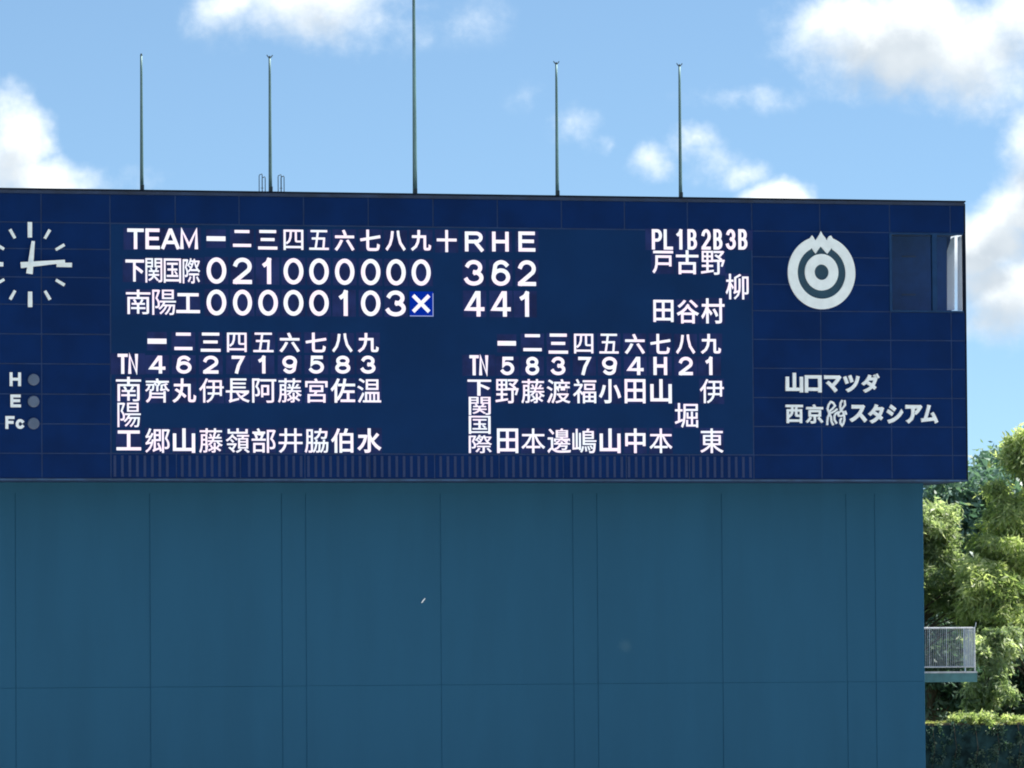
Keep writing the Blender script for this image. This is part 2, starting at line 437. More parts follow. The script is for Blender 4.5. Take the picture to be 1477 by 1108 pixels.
# room details seen through the glass
for px, py in ((1311, 370), (1311, 425)):
    c = at(px, py, 1.28); MB().box(c.x-.2, c.x+.2, 1.25, 1.298, c.z-.02, c.z+.02).build('wall_rail', M['rib'], sb)
# the screen
SC = MB().box(XS[0]+.02, XS[-1]-.02, .002, .0112, ZJ[1]+.02, ZJ[9]-.02).build('display_screen', M['screen'], sb, origin=((XS[0]+XS[-1])/2, .02, 15.5))

# ------------------------------------------------------------------ characters
dg_cache = {}
def glyph_mesh(ch, off, depth, m, italic=0.0):
    key = (ch, off, depth, m.name)
    if key in dg_cache: return dg_cache[key]
    c = bpy.data.curves.new('glyph', 'FONT'); c.body = ch; c.offset = off; c.extrude = .01; c.resolution_u = 3; c.shear = italic
    o = bpy.data.objects.new('glyph', c); col.objects.link(o)
    d = bpy.context.evaluated_depsgraph_get(); me = bpy.data.meshes.new_from_object(o.evaluated_get(d))
    bpy.data.objects.remove(o); bpy.data.curves.remove(c)
    n = len(me.vertices); a = np.empty(n*3, 'f'); me.vertices.foreach_get('co', a); a = a.reshape(-1, 3)
    lo, hi = a.min(0), a.max(0)
    b = np.empty_like(a)
    b[:, 0] = (a[:, 0]-(lo[0]+hi[0])/2)/max(hi[0]-lo[0], 1e-4)
    b[:, 2] = (a[:, 1]-(lo[1]+hi[1])/2)/max(hi[1]-lo[1], 1e-4)
    b[:, 1] = -(a[:, 2]-lo[2])/(hi[2]-lo[2])*depth
    me.vertices.foreach_set('co', b.ravel()); me.update(); me.materials.clear(); me.materials.append(m)
    me.name = 'character'; dg_cache[key] = me
    return me
def box_of(x0, x1, y0, y1, Y=0.0):
    c = at((x0+x1)/2, (y0+y1)/2, Y)
    w = at(x1, (y0+y1)/2, Y).x-at(x0, (y0+y1)/2, Y).x
    h = at((x0+x1)/2, y0, Y).z-at((x0+x1)/2, y1, Y).z
    return c, w, h
cell_cache = {}
def halo(c, w, h):
    """plate behind a lit character, violet bloom painted into its colour"""
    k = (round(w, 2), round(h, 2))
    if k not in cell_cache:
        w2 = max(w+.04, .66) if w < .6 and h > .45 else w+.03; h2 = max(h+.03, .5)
        me = bpy.data.meshes.new('halo_plate'); mb = MB().box(-w2/2, w2/2, -.0008, 0, -h2/2, h2/2)
        me.from_pydata(mb.v, [], mb.f); me.materials.append(M['halo']); cell_cache[k] = me
    o = bpy.data.objects.new('halo_plate', cell_cache[k]); col.objects.link(o); o.parent = SC
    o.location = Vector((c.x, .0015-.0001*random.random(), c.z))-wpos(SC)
def is_kanji(ch): return ord(ch) > 0x2000
BOLD = set('一二三六七八九十下工山小水')
THIN = set('齊郷藤嶺脇際関國国陽渡邊嶋福野部温伊本井南四五宮堀柳東長阿')
def put(ch, x0, x1, y0, y1, where, parent=None, m=None, yf=.003, depth=.022, off=None, name=None):
    if parent is None: halo(*box_of(x0, x1, y0, y1))
    if off is None: off = (.0 if ch == '陽' else .003 if ch in '伊本井' else .0045 if ch in THIN else .022 if ch in BOLD else .014) if is_kanji(ch) else .014
    me = glyph_mesh(ch, off, depth, m or M['led'])
    c, w, h = box_of(x0, x1, y0, y1)
    nm = name or ('lit_kanji' if is_kanji(ch) else ('lit_digit' if ch.isdigit() else 'lit_letter'))
    o = bpy.data.objects.new(nm, me); col.objects.link(o); o.parent = parent or SC
    o.location = Vector((c.x, yf, c.z))-wpos(o.parent); o.scale = (w, 1, h)
    if where: o['label'] = where
    return o
ordn = ['first', 'second', 'third', 'fourth', 'fifth', 'sixth', 'seventh', 'eighth', 'ninth', 'tenth']
# stroke lettering for digits and Latin capitals: ribbons of even width, as the lamp matrix draws them
def _arc(cx, cy, rx, ry, a0, a1, n=14):
    return [(cx+rx*math.cos(math.radians(a0+(a1-a0)*i/n)), cy+ry*math.sin(math.radians(a0+(a1-a0)*i/n))) for i in range(n+1)]
ST = {
 '0': [('c', _arc(.5, .5, .5, .5, 90, 450, 32)[:-1])],
 '1': [[(.05, .78), (.45, .86), (.72, 1)], [(.74, 1.0), (.74, 0)]],
 '2': [_arc(.5, .70, .48, .30, 165, -38, 16)+[(.05, .05), (.02, 0)], [(0, 0), (1, 0)]],
 '3': [_arc(.47, .745, .45, .255, 160, -78, 16), _arc(.47, .265, .53, .265, 82, -162, 18)],
 '4': [[(1, .26), (0, .26), (.62, 1), (.74, 1)], [(.74, 1), (.74, 0)]],
 '5': [[(.92, 1), (.16, 1), (.08, .52)]+_arc(.47, .33, .53, .33, 128, -150, 18)],
 '6': [_arc(.52, .68, .46, .32, 38, 150, 10)+[(.03, .45)]+_arc(.5, .31, .5, .31, 180, 180, 1), ('c', _arc(.5, .31, .5, .31, 90, 450, 26)[:-1])],
 '7': [[(0, 1), (1, 1), (.55, .45), (.36, 0)]],
 '8': [('c', _arc(.5, .76, .42, .24, 90, 450, 22)[:-1]), ('c', _arc(.5, .27, .5, .27, 90, 450, 24)[:-1])],
 '9': [_arc(.48, .32, .46, .32, 218, 330, 10)+[(.97, .55), (.98, .69)], ('c', _arc(.5, .69, .5, .31, 90, 450, 26)[:-1])],
 'T': [[(0, 1), (1, 1)], [(.5, 1), (.5, 0)]],
 'E': [[(0, 0), (0, 1)], [(0, 1), (.97, 1)], [(0, .52), (.9, .52)], [(0, 0), (1, 0)]],
 'A': [[(0, 0), (.47, 1), (.53, 1), (1, 0)], [(.17, .30), (.83, .30)]],
 'M': [[(0, 0), (0, 1), (.5, .12), (1, 1), (1, 0)]],
 'R': [[(0, 0), (0, 1), (.62, 1)]+_arc(.62, .75, .33, .25, 80, -80, 10)+[(.6, .5), (0, .5)], [(.55, .5), (1, 0)]],
 'H': [[(0, 0), (0, 1)], [(1, 0), (1, 1)], [(0, .5), (1, .5)]],
 'N': [[(0, 0), (0, 1), (1, 0), (1, 1)]],
 'P': [[(0, 0), (0, 1), (.55, 1)]+_arc(.55, .73, .45, .27, 80, -80, 10)+[(.5, .46), (0, .46)]],
 'L': [[(0, 1), (0, 0), (1, 0)]],
 'B': [('c', [(0, 0), (0, 1), (.5, 1)]+_arc(.5, .76, .40, .24, 80, -80, 9)+_arc(.5, .26, .5, .26, 80, -80, 9)+[(.45, 0)]), [(0, .52), (.55, .52)]],
 'F': [[(0, 0), (0, 1), (1, 1)], [(0, .52), (.85, .52)]],
 'c': [_arc(.5, .5, .5, .5, 42, 318, 20)],
 '×': [[(0, 0), (1, 1)], [(0, 1), (1, 0)]],
}
def ribbon(mb, pts, closed, hw, y0, y1):
    # pts in metres; drop duplicates
    q_ = [pts[0]]
    for p in pts[1:]:
        if math.hypot(p[0]-q_[-1][0], p[1]-q_[-1][1]) > 1e-4: q_.append(p)
    k = len(q_); L_, R_ = [], []
    for i, p in enumerate(q_):
        a = q_[i-1] if (i or closed) else None; b = q_[(i+1) % k] if (i < k-1 or closed) else None
        def nrm(u_, v_):
            d = math.hypot(v_[0]-u_[0], v_[1]-u_[1]) or 1; return (-(v_[1]-u_[1])/d, (v_[0]-u_[0])/d)
        if a is None: n_ = nrm(p, b); sc = 1
        elif b is None: n_ = nrm(a, p); sc = 1
        else:
            n1, n2 = nrm(a, p), nrm(p, b); m_ = (n1[0]+n2[0], n1[1]+n2[1]); l_ = math.hypot(*m_) or 1
            n_ = (m_[0]/l_, m_[1]/l_); sc = min(1.7, 1/max(.2, n_[0]*n1[0]+n_[1]*n1[1]))
        L_.append((p[0]+n_[0]*hw*sc, p[1]+n_[1]*hw*sc)); R_.append((p[0]-n_[0]*hw*sc, p[1]-n_[1]*hw*sc))
    n = len(mb.v)
    for y in (y0, y1): mb.v += [(x, y, z) for x, z in L_]+[(x, y, z) for x, z in R_]
    for i in range(k if closed else k-1):
        j = (i+1) % k
        mb.f += [(n+i, n+j, n+k+j, n+k+i), (n+i, n+2*k+i, n+2*k+j, n+j), (n+k+i, n+k+j, n+3*k+j, n+3*k+i)]
    if not closed:
        for i in (0, k-1): mb.f.append((n+i, n+k+i, n+3*k+i, n+2*k+i))
st_cache = {}
def stroke_mesh(ch, w, h, sw, depth, m):
    key = (ch, round(w, 2), round(h, 2), round(sw, 3), m.name)
    if key in st_cache: return st_cache[key]
    mb = MB(); hw = sw/2
    for k, s_ in enumerate(ST[ch]):
        closed = isinstance(s_, tuple); pts = s_[1] if closed else s_
        P2 = [(-w/2+hw+x*(w-sw), -h/2+hw+y*(h-sw)) for x, y in pts]
        if not closed:      # free ends reach the outline of the letter
            for e, (a, b) in ((0, (0, 1)), (-1, (-1, -2))):
                dx, dz = P2[a][0]-P2[b][0], P2[a][1]-P2[b][1]; l_ = math.hypot(dx, dz) or 1
                ext = hw*.92; P2[e] = (P2[a][0]+dx/l_*ext, P2[a][1]+dz/l_*ext)
        ribbon(mb, P2, closed, hw, -depth-.0012*k, 0)
    me = bpy.data.meshes.new('character'); me.from_pydata(mb.v, [], mb.f); me.materials.append(m); me.update()
    st_cache[key] = me
    return me
PXM = at(701, 420).x-at(700, 420).x
def sput(ch, x0, x1, y0, y1, where, sw, parent=None, m=None, yf=.003, depth=.022, name=None):
    c, w, h = box_of(x0, x1, y0, y1)
    if parent is None and ch != '×': halo(c, w, h)
    nm = name or ('lit_digit' if ch.isdigit() else 'lit_letter')
    o = bpy.data.objects.new(nm, stroke_mesh(ch, w, h, sw*PXM, depth, m or M['led'])); col.objects.link(o); o.parent = parent or SC
    o.location = Vector((c.x, yf, c.z))-wpos(o.parent)
    if where: o['label'] = where
    return o
# heading row
for ch, x0, x1 in (('T', 183.4, 207.4), ('E', 209.8, 230.6), ('A', 232.6, 258.8), ('M', 259.9, 285.4)):
    sput(ch, x0, x1, 329.8, 359.6, 'lit letter %s of the word TEAM' % ch, 4.6)
H1 = [('一', 298, 325, 341, 347.7), ('二', 336, 362, 332, 356.2), ('三', 372.3, 399.8, 332, 360), ('四', 409, 437.3, 331.5, 360.7),
      ('五', 446, 474, 332, 360.5), ('六', 482.6, 511, 331.5, 362), ('七', 519.4, 548.6, 331.5, 362), ('八', 556, 585, 332.7, 362),
      ('九', 592.5, 621.6, 332, 362), ('十', 630, 658.4, 332, 363.7)]
for i, (ch, x0, x1, y0, y1) in enumerate(H1): put(ch, x0, x1, y0, y1, 'lit numeral %s heading the %s inning column' % (ch, ordn[i]))
for ch, x0, x1 in (('R', 670.6, 697), ('H', 709.8, 733.5), ('E', 747.8, 772)):
    sput(ch, x0, x1, 334.2, 363, 'lit letter %s heading a totals column' % ch, 4.8)
XI = [(298, 326.2), (336, 363.3), (372.7, 400.5), (409, 437.4), (446, 474), (483.2, 511), (520.7, 548.4), (557.3, 585), (593.7, 621)]
def digit_box(d, x0, x1):
    return ((x0+x1)/2-8.2, (x0+x1)/2+6.6) if d == '1' else (x0, x1)
for i, d in enumerate('021000000'):
    x0, x1 = digit_box(d, *XI[i]); dy = .35*i
    sput(d, x0, x1, 371.5+dy, 409.3+dy, 'lit score digit %s in the %s inning, upper row' % (d, ordn[i]), 5.6)
for i, d in enumerate('00000103'):
    x0, x1 = digit_box(d, *XI[i]); dy = .2*i
    sput(d, x0, x1, 417.8+dy, 455+dy, 'lit score digit %s in the %s inning, lower row' % (d, ordn[i]), 5.6)
for ch, x0, x1, y0, y1 in (('3', 670.6, 697, 375.2, 412), ('6', 709, 735.5, 375.4, 412.3), ('2', 747, 773, 375.6, 412.5)):
    sput(ch, x0, x1, y0, y1, 'lit total digit %s, upper row' % ch, 5.5)
for ch, x0, x1, y0, y1 in (('4', 670.6, 698.7, 420, 456.8), ('4', 708.6, 736.7, 420.2, 457), ('1', 749.5, 765.5, 420.4, 457.2)):
    sput(ch, x0, x1, y0, y1, 'lit total digit %s, lower row' % ch, 5.5)
for ch, x0, x1, y0, y1 in (('下', 181, 207.7, 374.6, 406.2), ('関', 209.8, 233.9, 372.6, 407.7), ('国', 236.2, 261, 373, 408), ('際', 263.5, 288.4, 372.6, 409)):
    put(ch, x0, x1, y0, y1, 'lit kanji %s in the upper team name' % ch)
for ch, x0, x1, y0, y1 in (('南', 181.7, 216.8, 418, 453.2), ('陽', 219.6, 253.6, 418, 454.3), ('工', 254.2, 288.2, 423, 451.7)):
    put(ch, x0, x1, y0, y1, 'lit kanji %s in the lower team name' % ch)
# highlighted cell with the cross
c, w, h = box_of(591, 625, 420.5, 456.5)
cell = MB().box(c.x-w/2, c.x+w/2, -.003, .0045, c.z-h/2, c.z+h/2).build('highlight_cell', M['ledblue'], SC, origin=(c.x, 0, c.z))
t = MB().box(c.x-w/2, c.x+w/2, -.010, -.0035, c.z-h/2, c.z-h/2+.022).box(c.x+w/2-.02, c.x+w/2, -.010, -.0035, c.z-h/2+.023, c.z+h/2-.05)
t.build('cell_outline', M['ledline'], SC)
sput('×', 595, 619.5, 425.5, 450.5, 'lit cross in the blue highlighted cell', 5.0, yf=-.004, name='lit_cross')
# left line-up
HL = [('一', 212.8, 239.9, 488.6, 496), ('二', 251.5, 277.3, 480, 505), ('三', 289.5, 317.9, 480, 507.4), ('四', 327.4, 355.5, 480, 508),
      ('五', 365.3, 394.3, 480, 508), ('六', 403, 432.2, 480, 508.3), ('七', 440.8, 470.6, 480, 508.3), ('八', 479, 508.5, 481, 508.3), ('九', 516, 546, 480.5, 508.6)]
for i, (ch, x0, x1, y0, y1) in enumerate(HL): put(ch, x0, x1, y0, y1, 'lit numeral %s heading the %s batter of the left line-up' % (ch, ordn[i]))
sput('T', 169.5, 184.3, 510.5, 539.5, 'lit letter T beside the left line-up', 4.2); sput('N', 184.9, 198.9, 510.5, 539.5, 'lit letter N beside the left line-up', 4.2)
for i, (ch, x0, x1) in enumerate((('4', 215, 238.5), ('6', 254.2, 276), ('2', 293, 315), ('7', 334, 352.5), ('1', 372.5, 384.6), ('9', 407.3, 428.2), ('5', 445.7, 467), ('8', 483.6, 505), ('3', 521, 541.3))):
    sput(ch, x0, x1, 513.2, 539, 'lit fielding number %s of the %s batter, left line-up' % (ch, ordn[i]), 4.5)
for ch, x0, x1, y0, y1 in (('南', 167.3, 203.3, 543.7, 578.9), ('陽', 169.5, 202.8, 581, 616.2), ('工', 168, 203.3, 621, 649.6)):
    put(ch, x0, x1, y0, y1, 'lit kanji %s in the vertical team name left of the left line-up' % ch)
for i, (ch, x0, x1) in enumerate((('齊', 209.3, 244.5), ('丸', 248.6, 282.7), ('伊', 287.3, 322.5), ('長', 325.7, 359.9), ('阿', 363.7, 398.3), ('藤', 401, 434.9), ('宮', 440.3, 472.3), ('佐', 476.9, 512), ('温', 515.3, 549.4))):
    put(ch, x0, x1, 546, 581, 'lit kanji %s, upper character of the %s name, left line-up' % (ch, ordn[i]))
for i, (ch, x0, x1) in enumerate((('郷', 209.6, 244.8), ('山', 249.4, 281.3), ('藤', 287.3, 321), ('嶺', 325.7, 359.9), ('部', 363, 397.5), ('井', 401.8, 436.2), ('脇', 439.5, 473.3), ('伯', 477.4, 509.4), ('水', 515.3, 550))):
    put(ch, x0, x1, 618, 653.3, 'lit kanji %s, lower character of the %s name, left line-up' % (ch, ordn[i]))
# right line-up
HR = [('一', 717.7, 744, 492, 498.6), ('二', 754.8, 781, 482.2, 506.6), ('三', 791.3, 819, 481.4, 510.2), ('四', 828, 855.5, 481.6, 510),
      ('五', 864.5, 892, 481.6, 510), ('六', 901, 930, 481.8, 510.8), ('七', 938, 966.8, 481.8, 510.6), ('八', 975, 1002.6, 482.5, 510.6), ('九', 1010.7, 1039.7, 481.8, 510.6)]
for i, (ch, x0, x1, y0, y1) in enumerate(HR): put(ch, x0, x1, y0, y1, 'lit numeral %s heading the %s batter of the right line-up' % (ch, ordn[i]))
sput('T', 677, 690.5, 512.5, 541.6, 'lit letter T beside the right line-up', 4.2); sput('N', 691, 704, 512.5, 541.6, 'lit letter N beside the right line-up', 4.2)
for i, (ch, x0, x1) in enumerate((('5', 722.3, 741.4), ('8', 758, 777.4), ('3', 795.4, 815.2), ('7', 833.9, 852), ('9', 868.5, 889.7), ('4', 904.6, 928.2), ('H', 942.5, 962), ('2', 979, 999.2), ('1', 1017.5, 1029.2))):
    sput(ch, x0, x1, 514.8, 541.2, 'lit fielding mark %s of the %s batter, right line-up' % (ch, ordn[i]), 4.5)
for ch, x0, x1, y0, y1 in (('下', 674.4, 708.2, 547.7, 570.9), ('関', 676.2, 707.4, 572.6, 598.8), ('国', 676.2, 707.4, 600, 626), ('際', 676.2, 709.3, 627.4, 653.6)):
    put(ch, x0, x1, y0, y1, 'lit kanji %s in the vertical team name left of the right line-up' % ch)
for i, (ch, x0, x1) in enumerate((('野', 714.7, 748), ('藤', 752, 785.4), ('渡', 788.6, 822.5), ('福', 826.6, 859.9), ('小', 863.7, 895.6), ('田', 901, 930.8), ('山', 938, 968.7), (None, 0, 0), ('伊', 1009.4, 1043.8))):
    if ch: put(ch, x0, x1, 547, 581.8, 'lit kanji %s, upper character of the %s name, right line-up' % (ch, ordn[i]))
for i, (ch, x0, x1) in enumerate((('田', 716.9, 747.2), ('本', 752, 786), ('邊', 789.5, 823.3), ('嶋', 825.7, 859.9), ('山', 865, 894.8), ('中', 901.8, 930.8), ('本', 936.8, 969.5), (None, 0, 0), ('東', 1010, 1043.2))):
    if ch: put(ch, x0, x1, 618.2, 653.6, 'lit kanji %s, lower character of the %s name, right line-up' % (ch, ordn[i]))
put('堀', 973.3, 1006.6, 581.6, 617, 'lit kanji 堀, the single-character eighth name, right line-up')
# umpires
for ch, x0, x1 in (('P', 940.2, 954.6), ('L', 957.3, 970.5), ('1', 975.6, 985.4), ('B', 991.6, 1005), ('2', 1011.7, 1025), ('B', 1029, 1041.7), ('3', 1047.4, 1061), ('B', 1064.9, 1077.7)):
    sput(ch, x0, x1, 330.8, 360.2, 'lit character %s in the umpire heading PL 1B 2B 3B' % ch, 4.2)
for ch, x0, x1, y0, y1 in (('戸', 941, 970.7, 361.9, 394.5), ('古', 975, 1007.2, 361, 395.7), ('野', 1011, 1045.2, 361.9, 396.4), ('柳', 1046.7, 1079.5, 395.2, 432),
                           ('田', 942.4, 971.2, 432.7, 464.5), ('谷', 976, 1008, 432.5, 466.7), ('村', 1011.4, 1044.8, 430.5, 466.7)):
    put(ch, x0, x1, y0, y1, 'lit kanji %s in the umpire names' % ch)

# ------------------------------------------------------------------ stadium name in raised white letters
c0 = at(1242, 575)
ns = thing('stadium_name_sign', (c0.x, 0, c0.z), 'two lines of raised white Japanese lettering below the ring emblem', 'sign')
R1 = [('山', 1132.5, 1157.6, 538, 566.2), ('口', 1160, 1184.3, 541.5, 566.4), ('マ', 1188, 1213, 541.4, 566.4), ('ツ', 1215.4, 1239.4, 541, 566), ('ダ', 1241.8, 1268, 539, 566.6)]
R2 = [('西', 1132.5, 1157.4, 584, 610.5), ('京', 1161.5, 1186.7, 583.4, 611), ('ス', 1224.5, 1249.9, 584, 609.5), ('タ', 1251.3, 1274.5, 583, 611),
      ('シ', 1278, 1302, 583.6, 611), ('ア', 1305.4, 1329.7, 584, 611), ('ム', 1327.6, 1352.4, 584, 611)]
for ch, x0, x1, y0, y1 in R1+R2:
    put(ch, x0, x1, y0, y1, None, ns, M['whiteletter'], yf=-.004, depth=.06, off=.026 if ch in '西京' else .046, name='raised_letter')
bk = MB()
for k, L_ in enumerate(([(330, 560), (285, 440), (320, 310), (390, 215), (470, 250), (525, 345), (450, 430), (350, 520)],
    [(305, 575), (420, 565), (520, 510), (600, 440)], [(350, 600), (295, 700), (275, 850), (275, 960)], [(350, 600), (395, 700), (410, 850), (470, 960)],
    [(640, 535), (540, 595), (500, 680), (505, 800), (580, 910)],
    [(755, 165), (700, 250), (688, 380), (705, 480), (785, 550), (812, 650), (820, 800), (785, 920), (750, 972), (695, 900), (690, 800), (735, 735)],
    [(828, 165), (842, 320), (765, 420), (690, 520), (615, 600), (650, 668), (720, 668), (790, 640)], [(840, 505), (885, 630)])):
    P2 = []
    for x, y in L_:
        w_ = at(1180+x/22.15, 570+y/22.15); P2.append((w_.x, w_.z))
    ribbon(bk, P2, False, 1.3*PXM, -.064-.0015*k, -.004)
bo = bk.build('raised_letter', M['whiteletter'], ns); bo['label'] = 'brush-written looping raised character, taller than its neighbours'

# ------------------------------------------------------------------ ring emblem
c, w, h = box_of(1136.3, 1232.4, 343, 444.2)
em = thing('ring_emblem', (c.x, 0, c.z), 'pale ring emblem with a flame notch on top, right of the screen', 'emblem')
K = w/2/216.0
def E_(x, z): return (c.x+(x-422)*K, c.z-(z-331)*K/.985)
def arc(r, a0, a1, n): return [(422+r*math.sin(math.radians(a0+(a1-a0)*i/n)), 331-r*1.02*math.cos(math.radians(a0+(a1-a0)*i/n))) for i in range(n+1)]
outer = [(420, 78), (431, 100), (446, 116), (458, 137), (463, 122), (472, 108), (485, 104)]+arc(218, 20, 340, 60)+[(362, 104), (370, 114), (378, 128), (383, 137), (396, 120), (409, 100)]
inner = [(418, 170), (436, 190), (448, 203), (460, 215), (468, 205), (480, 190), (487, 178)]+arc(156, 28, 332, 60)+[(360, 180), (367, 192), (376, 205), (385, 215), (396, 197), (407, 183)]
me_ = MB().ring([E_(*p) for p in outer[::-1]], [E_(*p) for p in inner[::-1]], -.06, -.004)
me_.build('outer_ring', M['white'], em)
def circ(r, n=48): return [(422+r*math.cos(-2*math.pi*i/n), 328-r*1.03*math.sin(2*math.pi*i/n)) for i in range(n)]
MB().ring([E_(*p) for p in circ(108)[::-1]], [E_(*p) for p in circ(46)[::-1]], -.06, -.004).build('inner_ring', M['white'], em)
MB().prism([E_(*p) for p in circ(200, 60)], -.010, -.0045).build('emblem_backplate', mat('emblem backplate', (.010, .055, .10), .6), em)

# ------------------------------------------------------------------ clock
cc = at(42.9, 381.8)
ck = thing('wall_clock', (cc.x, 0, cc.z), 'faceless white clock with bar hour marks at the left of the scoreboard', 'clock')
PX = 1/ (box_of(0, 100, 380, 383)[1]/100)   # photo px per metre near the clock
def bar(name, ang, r0, r1, wd0, wd1, y0, y1, parent):
    a = math.radians(ang); s, cs = math.sin(a), math.cos(a)
    P_ = [(r0, -wd0/2), (r1, -wd1/2), (r1, wd1/2), (r0, wd0/2)]
    pts = [(cc.x+r*s+q_*cs, cc.z+r*cs-q_*s) for r, q_ in P_]
    return MB().prism(pts, y0, y1).build(name, M['white'], parent)
u = 1/PX
for k in range(12):
    if k % 3 == 0: bar('hour_mark', k*30, 38.5*u, 60.5*u, 6.0*u, 6.3*u, -.05, -.004, ck)
    else: bar('hour_mark', k*30, 43*u, 57.5*u, 3.9*u, 4.4*u, -.05, -.004, ck)
bar('hour_hand', 7.0, -13.5*u, 33.5*u, 9.4*u, 4.6*u, -.12, -.09, ck)
bar('minute_hand', 84.5, -14.5*u, 49.5*u, 8.6*u, 4.4*u, -.16, -.13, ck)
MB().tube([(cc.x, -.175, cc.z), (cc.x, 0, cc.z)], 2.0*u, 16).build('hub', M['white'], ck)

# ------------------------------------------------------------------ H / E / Fc lamps
for tx, bx, ly, lab in (('H', (13.7, 30, 537, 557.3), 547.7, 'round unlit grey lamp beside the white letter H, topmost of three'),
                        ('E', (14.8, 30, 569.2, 587.6), 579.3, 'round unlit grey lamp beside the white letter E, middle of three'),
                        ('Fc', (7.6, 35.5, 600.3, 619), 611, 'round unlit grey lamp beside the white letters Fc, lowest of three')):
    c = at(48.2, ly)
    lp = thing('indicator_lamp', (c.x, 0, c.z), lab, 'lamp', 'indicator lamps below the clock')
    rad = 8.4*u
    MB().tube([(c.x, -.006, c.z), (c.x, -.05, c.z), (c.x, -.065, c.z)], [rad, rad*.97, rad*.85], 24).build('lens', M['lamp'], lp)
    for c_, b_ in (((tx, bx),) if len(tx) == 1 else (('F', (7.6, 20.8, 600.3, 619)), ('c', (22.4, 35.4, 604.6, 618.8)))):
        sput(c_, *b_, None, 4.0, lp, M['whiteletter'], yf=-.004, depth=.03, name='letter')

# ------------------------------------------------------------------ flagpoles on the roof
PY = .6
poles = [(204.6, 271.5, 203.3, 80, 'leftmost slim steel flagpole on the scoreboard roof, above the word TEAM'),
         (390.0, 274.5, 388.3, 83.5, 'steel flagpole standing between the two small ladder handrails'),
         (598.6, 277.5, 595.5, -40, 'tallest and thickest flagpole, at the middle, rising out of the picture'),
         (803.8, 281.0, 802.0, 92.5, 'steel flagpole right of the tallest one, above the gap beside the letter E'),
         (981.6, 283.5, 980.1, 95.5, 'rightmost slim steel flagpole on the scoreboard roof, above the umpire names')]
for i, (bx, by, tx, ty, lab) in enumerate(poles):
    b = at(bx, by, PY); t = at(tx, ty, PY)
    x = b.x; z0 = ZT; z1 = t.z; rs = 1.25 if i == 2 else 1.0
    fp = thing('flagpole', (x, PY, z0), lab, 'flagpole', 'flagpoles on the scoreboard roof')
    n = 8
    MB().tube([(x, PY, z0+(z1-z0)*k/n) for k in range(n+1)], [(.052-.022*(k/n))*rs for k in range(n+1)], 14).build('pole', M['steel'], fp, smooth=True)
    MB().box(x-.11, x+.11, PY-.11, PY+.11, z0-.01, z0+.03).box(x-.05, x+.05, PY-.07, PY-.045, z0+.03, z0+.18).build('base_plate', M['steeldark'], fp)
    MB().tube([(x, PY, z1-.002), (x, PY, z1+.05)], [.035*rs, .02*rs], 10).build('pole_cap', M['steeldark'], fp)
    if i:
        MB().tube([(x-.085, PY-.02, z1+.075), (x-.04, PY, z1+.02), (x, PY, z1-.01), (x+.04, PY, z1+.02), (x+.085, PY+.02, z1+.075)], .014, 6).build('pulley_arm', M['steeldark'], fp)
    MB().tube([(x-.05*rs, PY-.05, z0+.25), (x-.033*rs, PY-.03, z1-.02)], .005, 5).build('halyard', M['steeldark'], fp)
for j, (xs, lab) in enumerate((((378.3, 382.6), 'pair of thin roof ladder handrails just left of the second flagpole'),
                               ((405.7, 409.8), 'pair of thin roof ladder handrails just right of the second flagpole'))):
    a = at(xs[0], 273, 1.4).x; b = at(xs[1], 273, 1.4).x
    rr = thing('roof_handrail', ((a+b)/2, 1.4, ZT), lab, 'handrail', 'ladder handrails on the roof')
    for k, x in enumerate((a, b)):
        top = at(xs[k], (251, 255)[k] if j == 0 else (252, 254)[k], 1.4).z
        MB().tube([(x, 1.4, ZT-.01), (x, 1.4, top-.03), (x, 1.43, top), (x, 1.75, top), (x, 1.78, top-.03), (x, 1.78, ZT-.01)], .012, 6).build('rail', M['steeldark'], rr)
    MB().tube([(a, 1.6, ZT+.22), (b, 1.6, ZT+.22)], .008, 5).build('rung', M['steeldark'], rr)

# ------------------------------------------------------------------ side balcony
BY = 2.6
bl, br = XW, at(1407, 970, BY).x
zs1 = at(1370, 970, BY).z; zs0 = at(1370, 984, BY).z; zt_ = at(1370, 906, BY).z; zm = at(1370, 962, BY).z
bc = thing('side_balcony', ((bl+br)/2, BY, zs0), 'small balcony with a galvanised barred railing on the right side of the teal wall', 'balcony')
MB().box(bl, br+.05, BY, BY+.95, zs0, zs1).build('slab', M['slab'], bc)
MB().box(bl, br+.05, BY-.02, BY-.003, zs1-.02, zs1+.03).build('slab_edge', M['railing'], bc)
def rail_run(p0, p1):
    p0 = Vector(p0); p1 = Vector(p1); L = (p1-p0).length; e = (p1-p0)/L
    def P3(s, z): q_ = p0+e*s; return (q_.x, q_.y, z)
    MB().tube([P3(0, zt_), P3(L, zt_)], .026, 8).build('top_rail', M['railing'], bc)
    MB().tube([P3(0, zm), P3(L, zm)], .024, 8).build('bottom_rail', M['railing'], bc)
    for s in (0.02, L-.01): MB().tube([P3(s, zs1), P3(s, zt_)], .022, 8).build('post', M['railing'], bc)
    n = int(L/.055)
    for k in range(1, n):
        MB().tube([P3(L*k/n, zm), P3(L*k/n, zt_)], .007 if k % 9 else .015, 5, False).build('baluster', M['railing'], bc)
rail_run((bl+.02, BY+.03, 0), (br, BY+.03, 0))
rail_run((br, BY+.03, 0), (br, BY+.9, 0))
MB().tube([(br, BY+.03, zt_), (br+.03, BY+.03, zt_+.05), (br+.04, BY+.03, zt_+.16)], .014, 6).build('hooked_end', M['railing'], bc)
MB().box(bl, bl+.12, BY+.1, BY+.2, zs0-.5, zs0).box(bl, bl+.12, BY+.7, BY+.8, zs0-.5, zs0).build('bracket', M['slab'], bc)

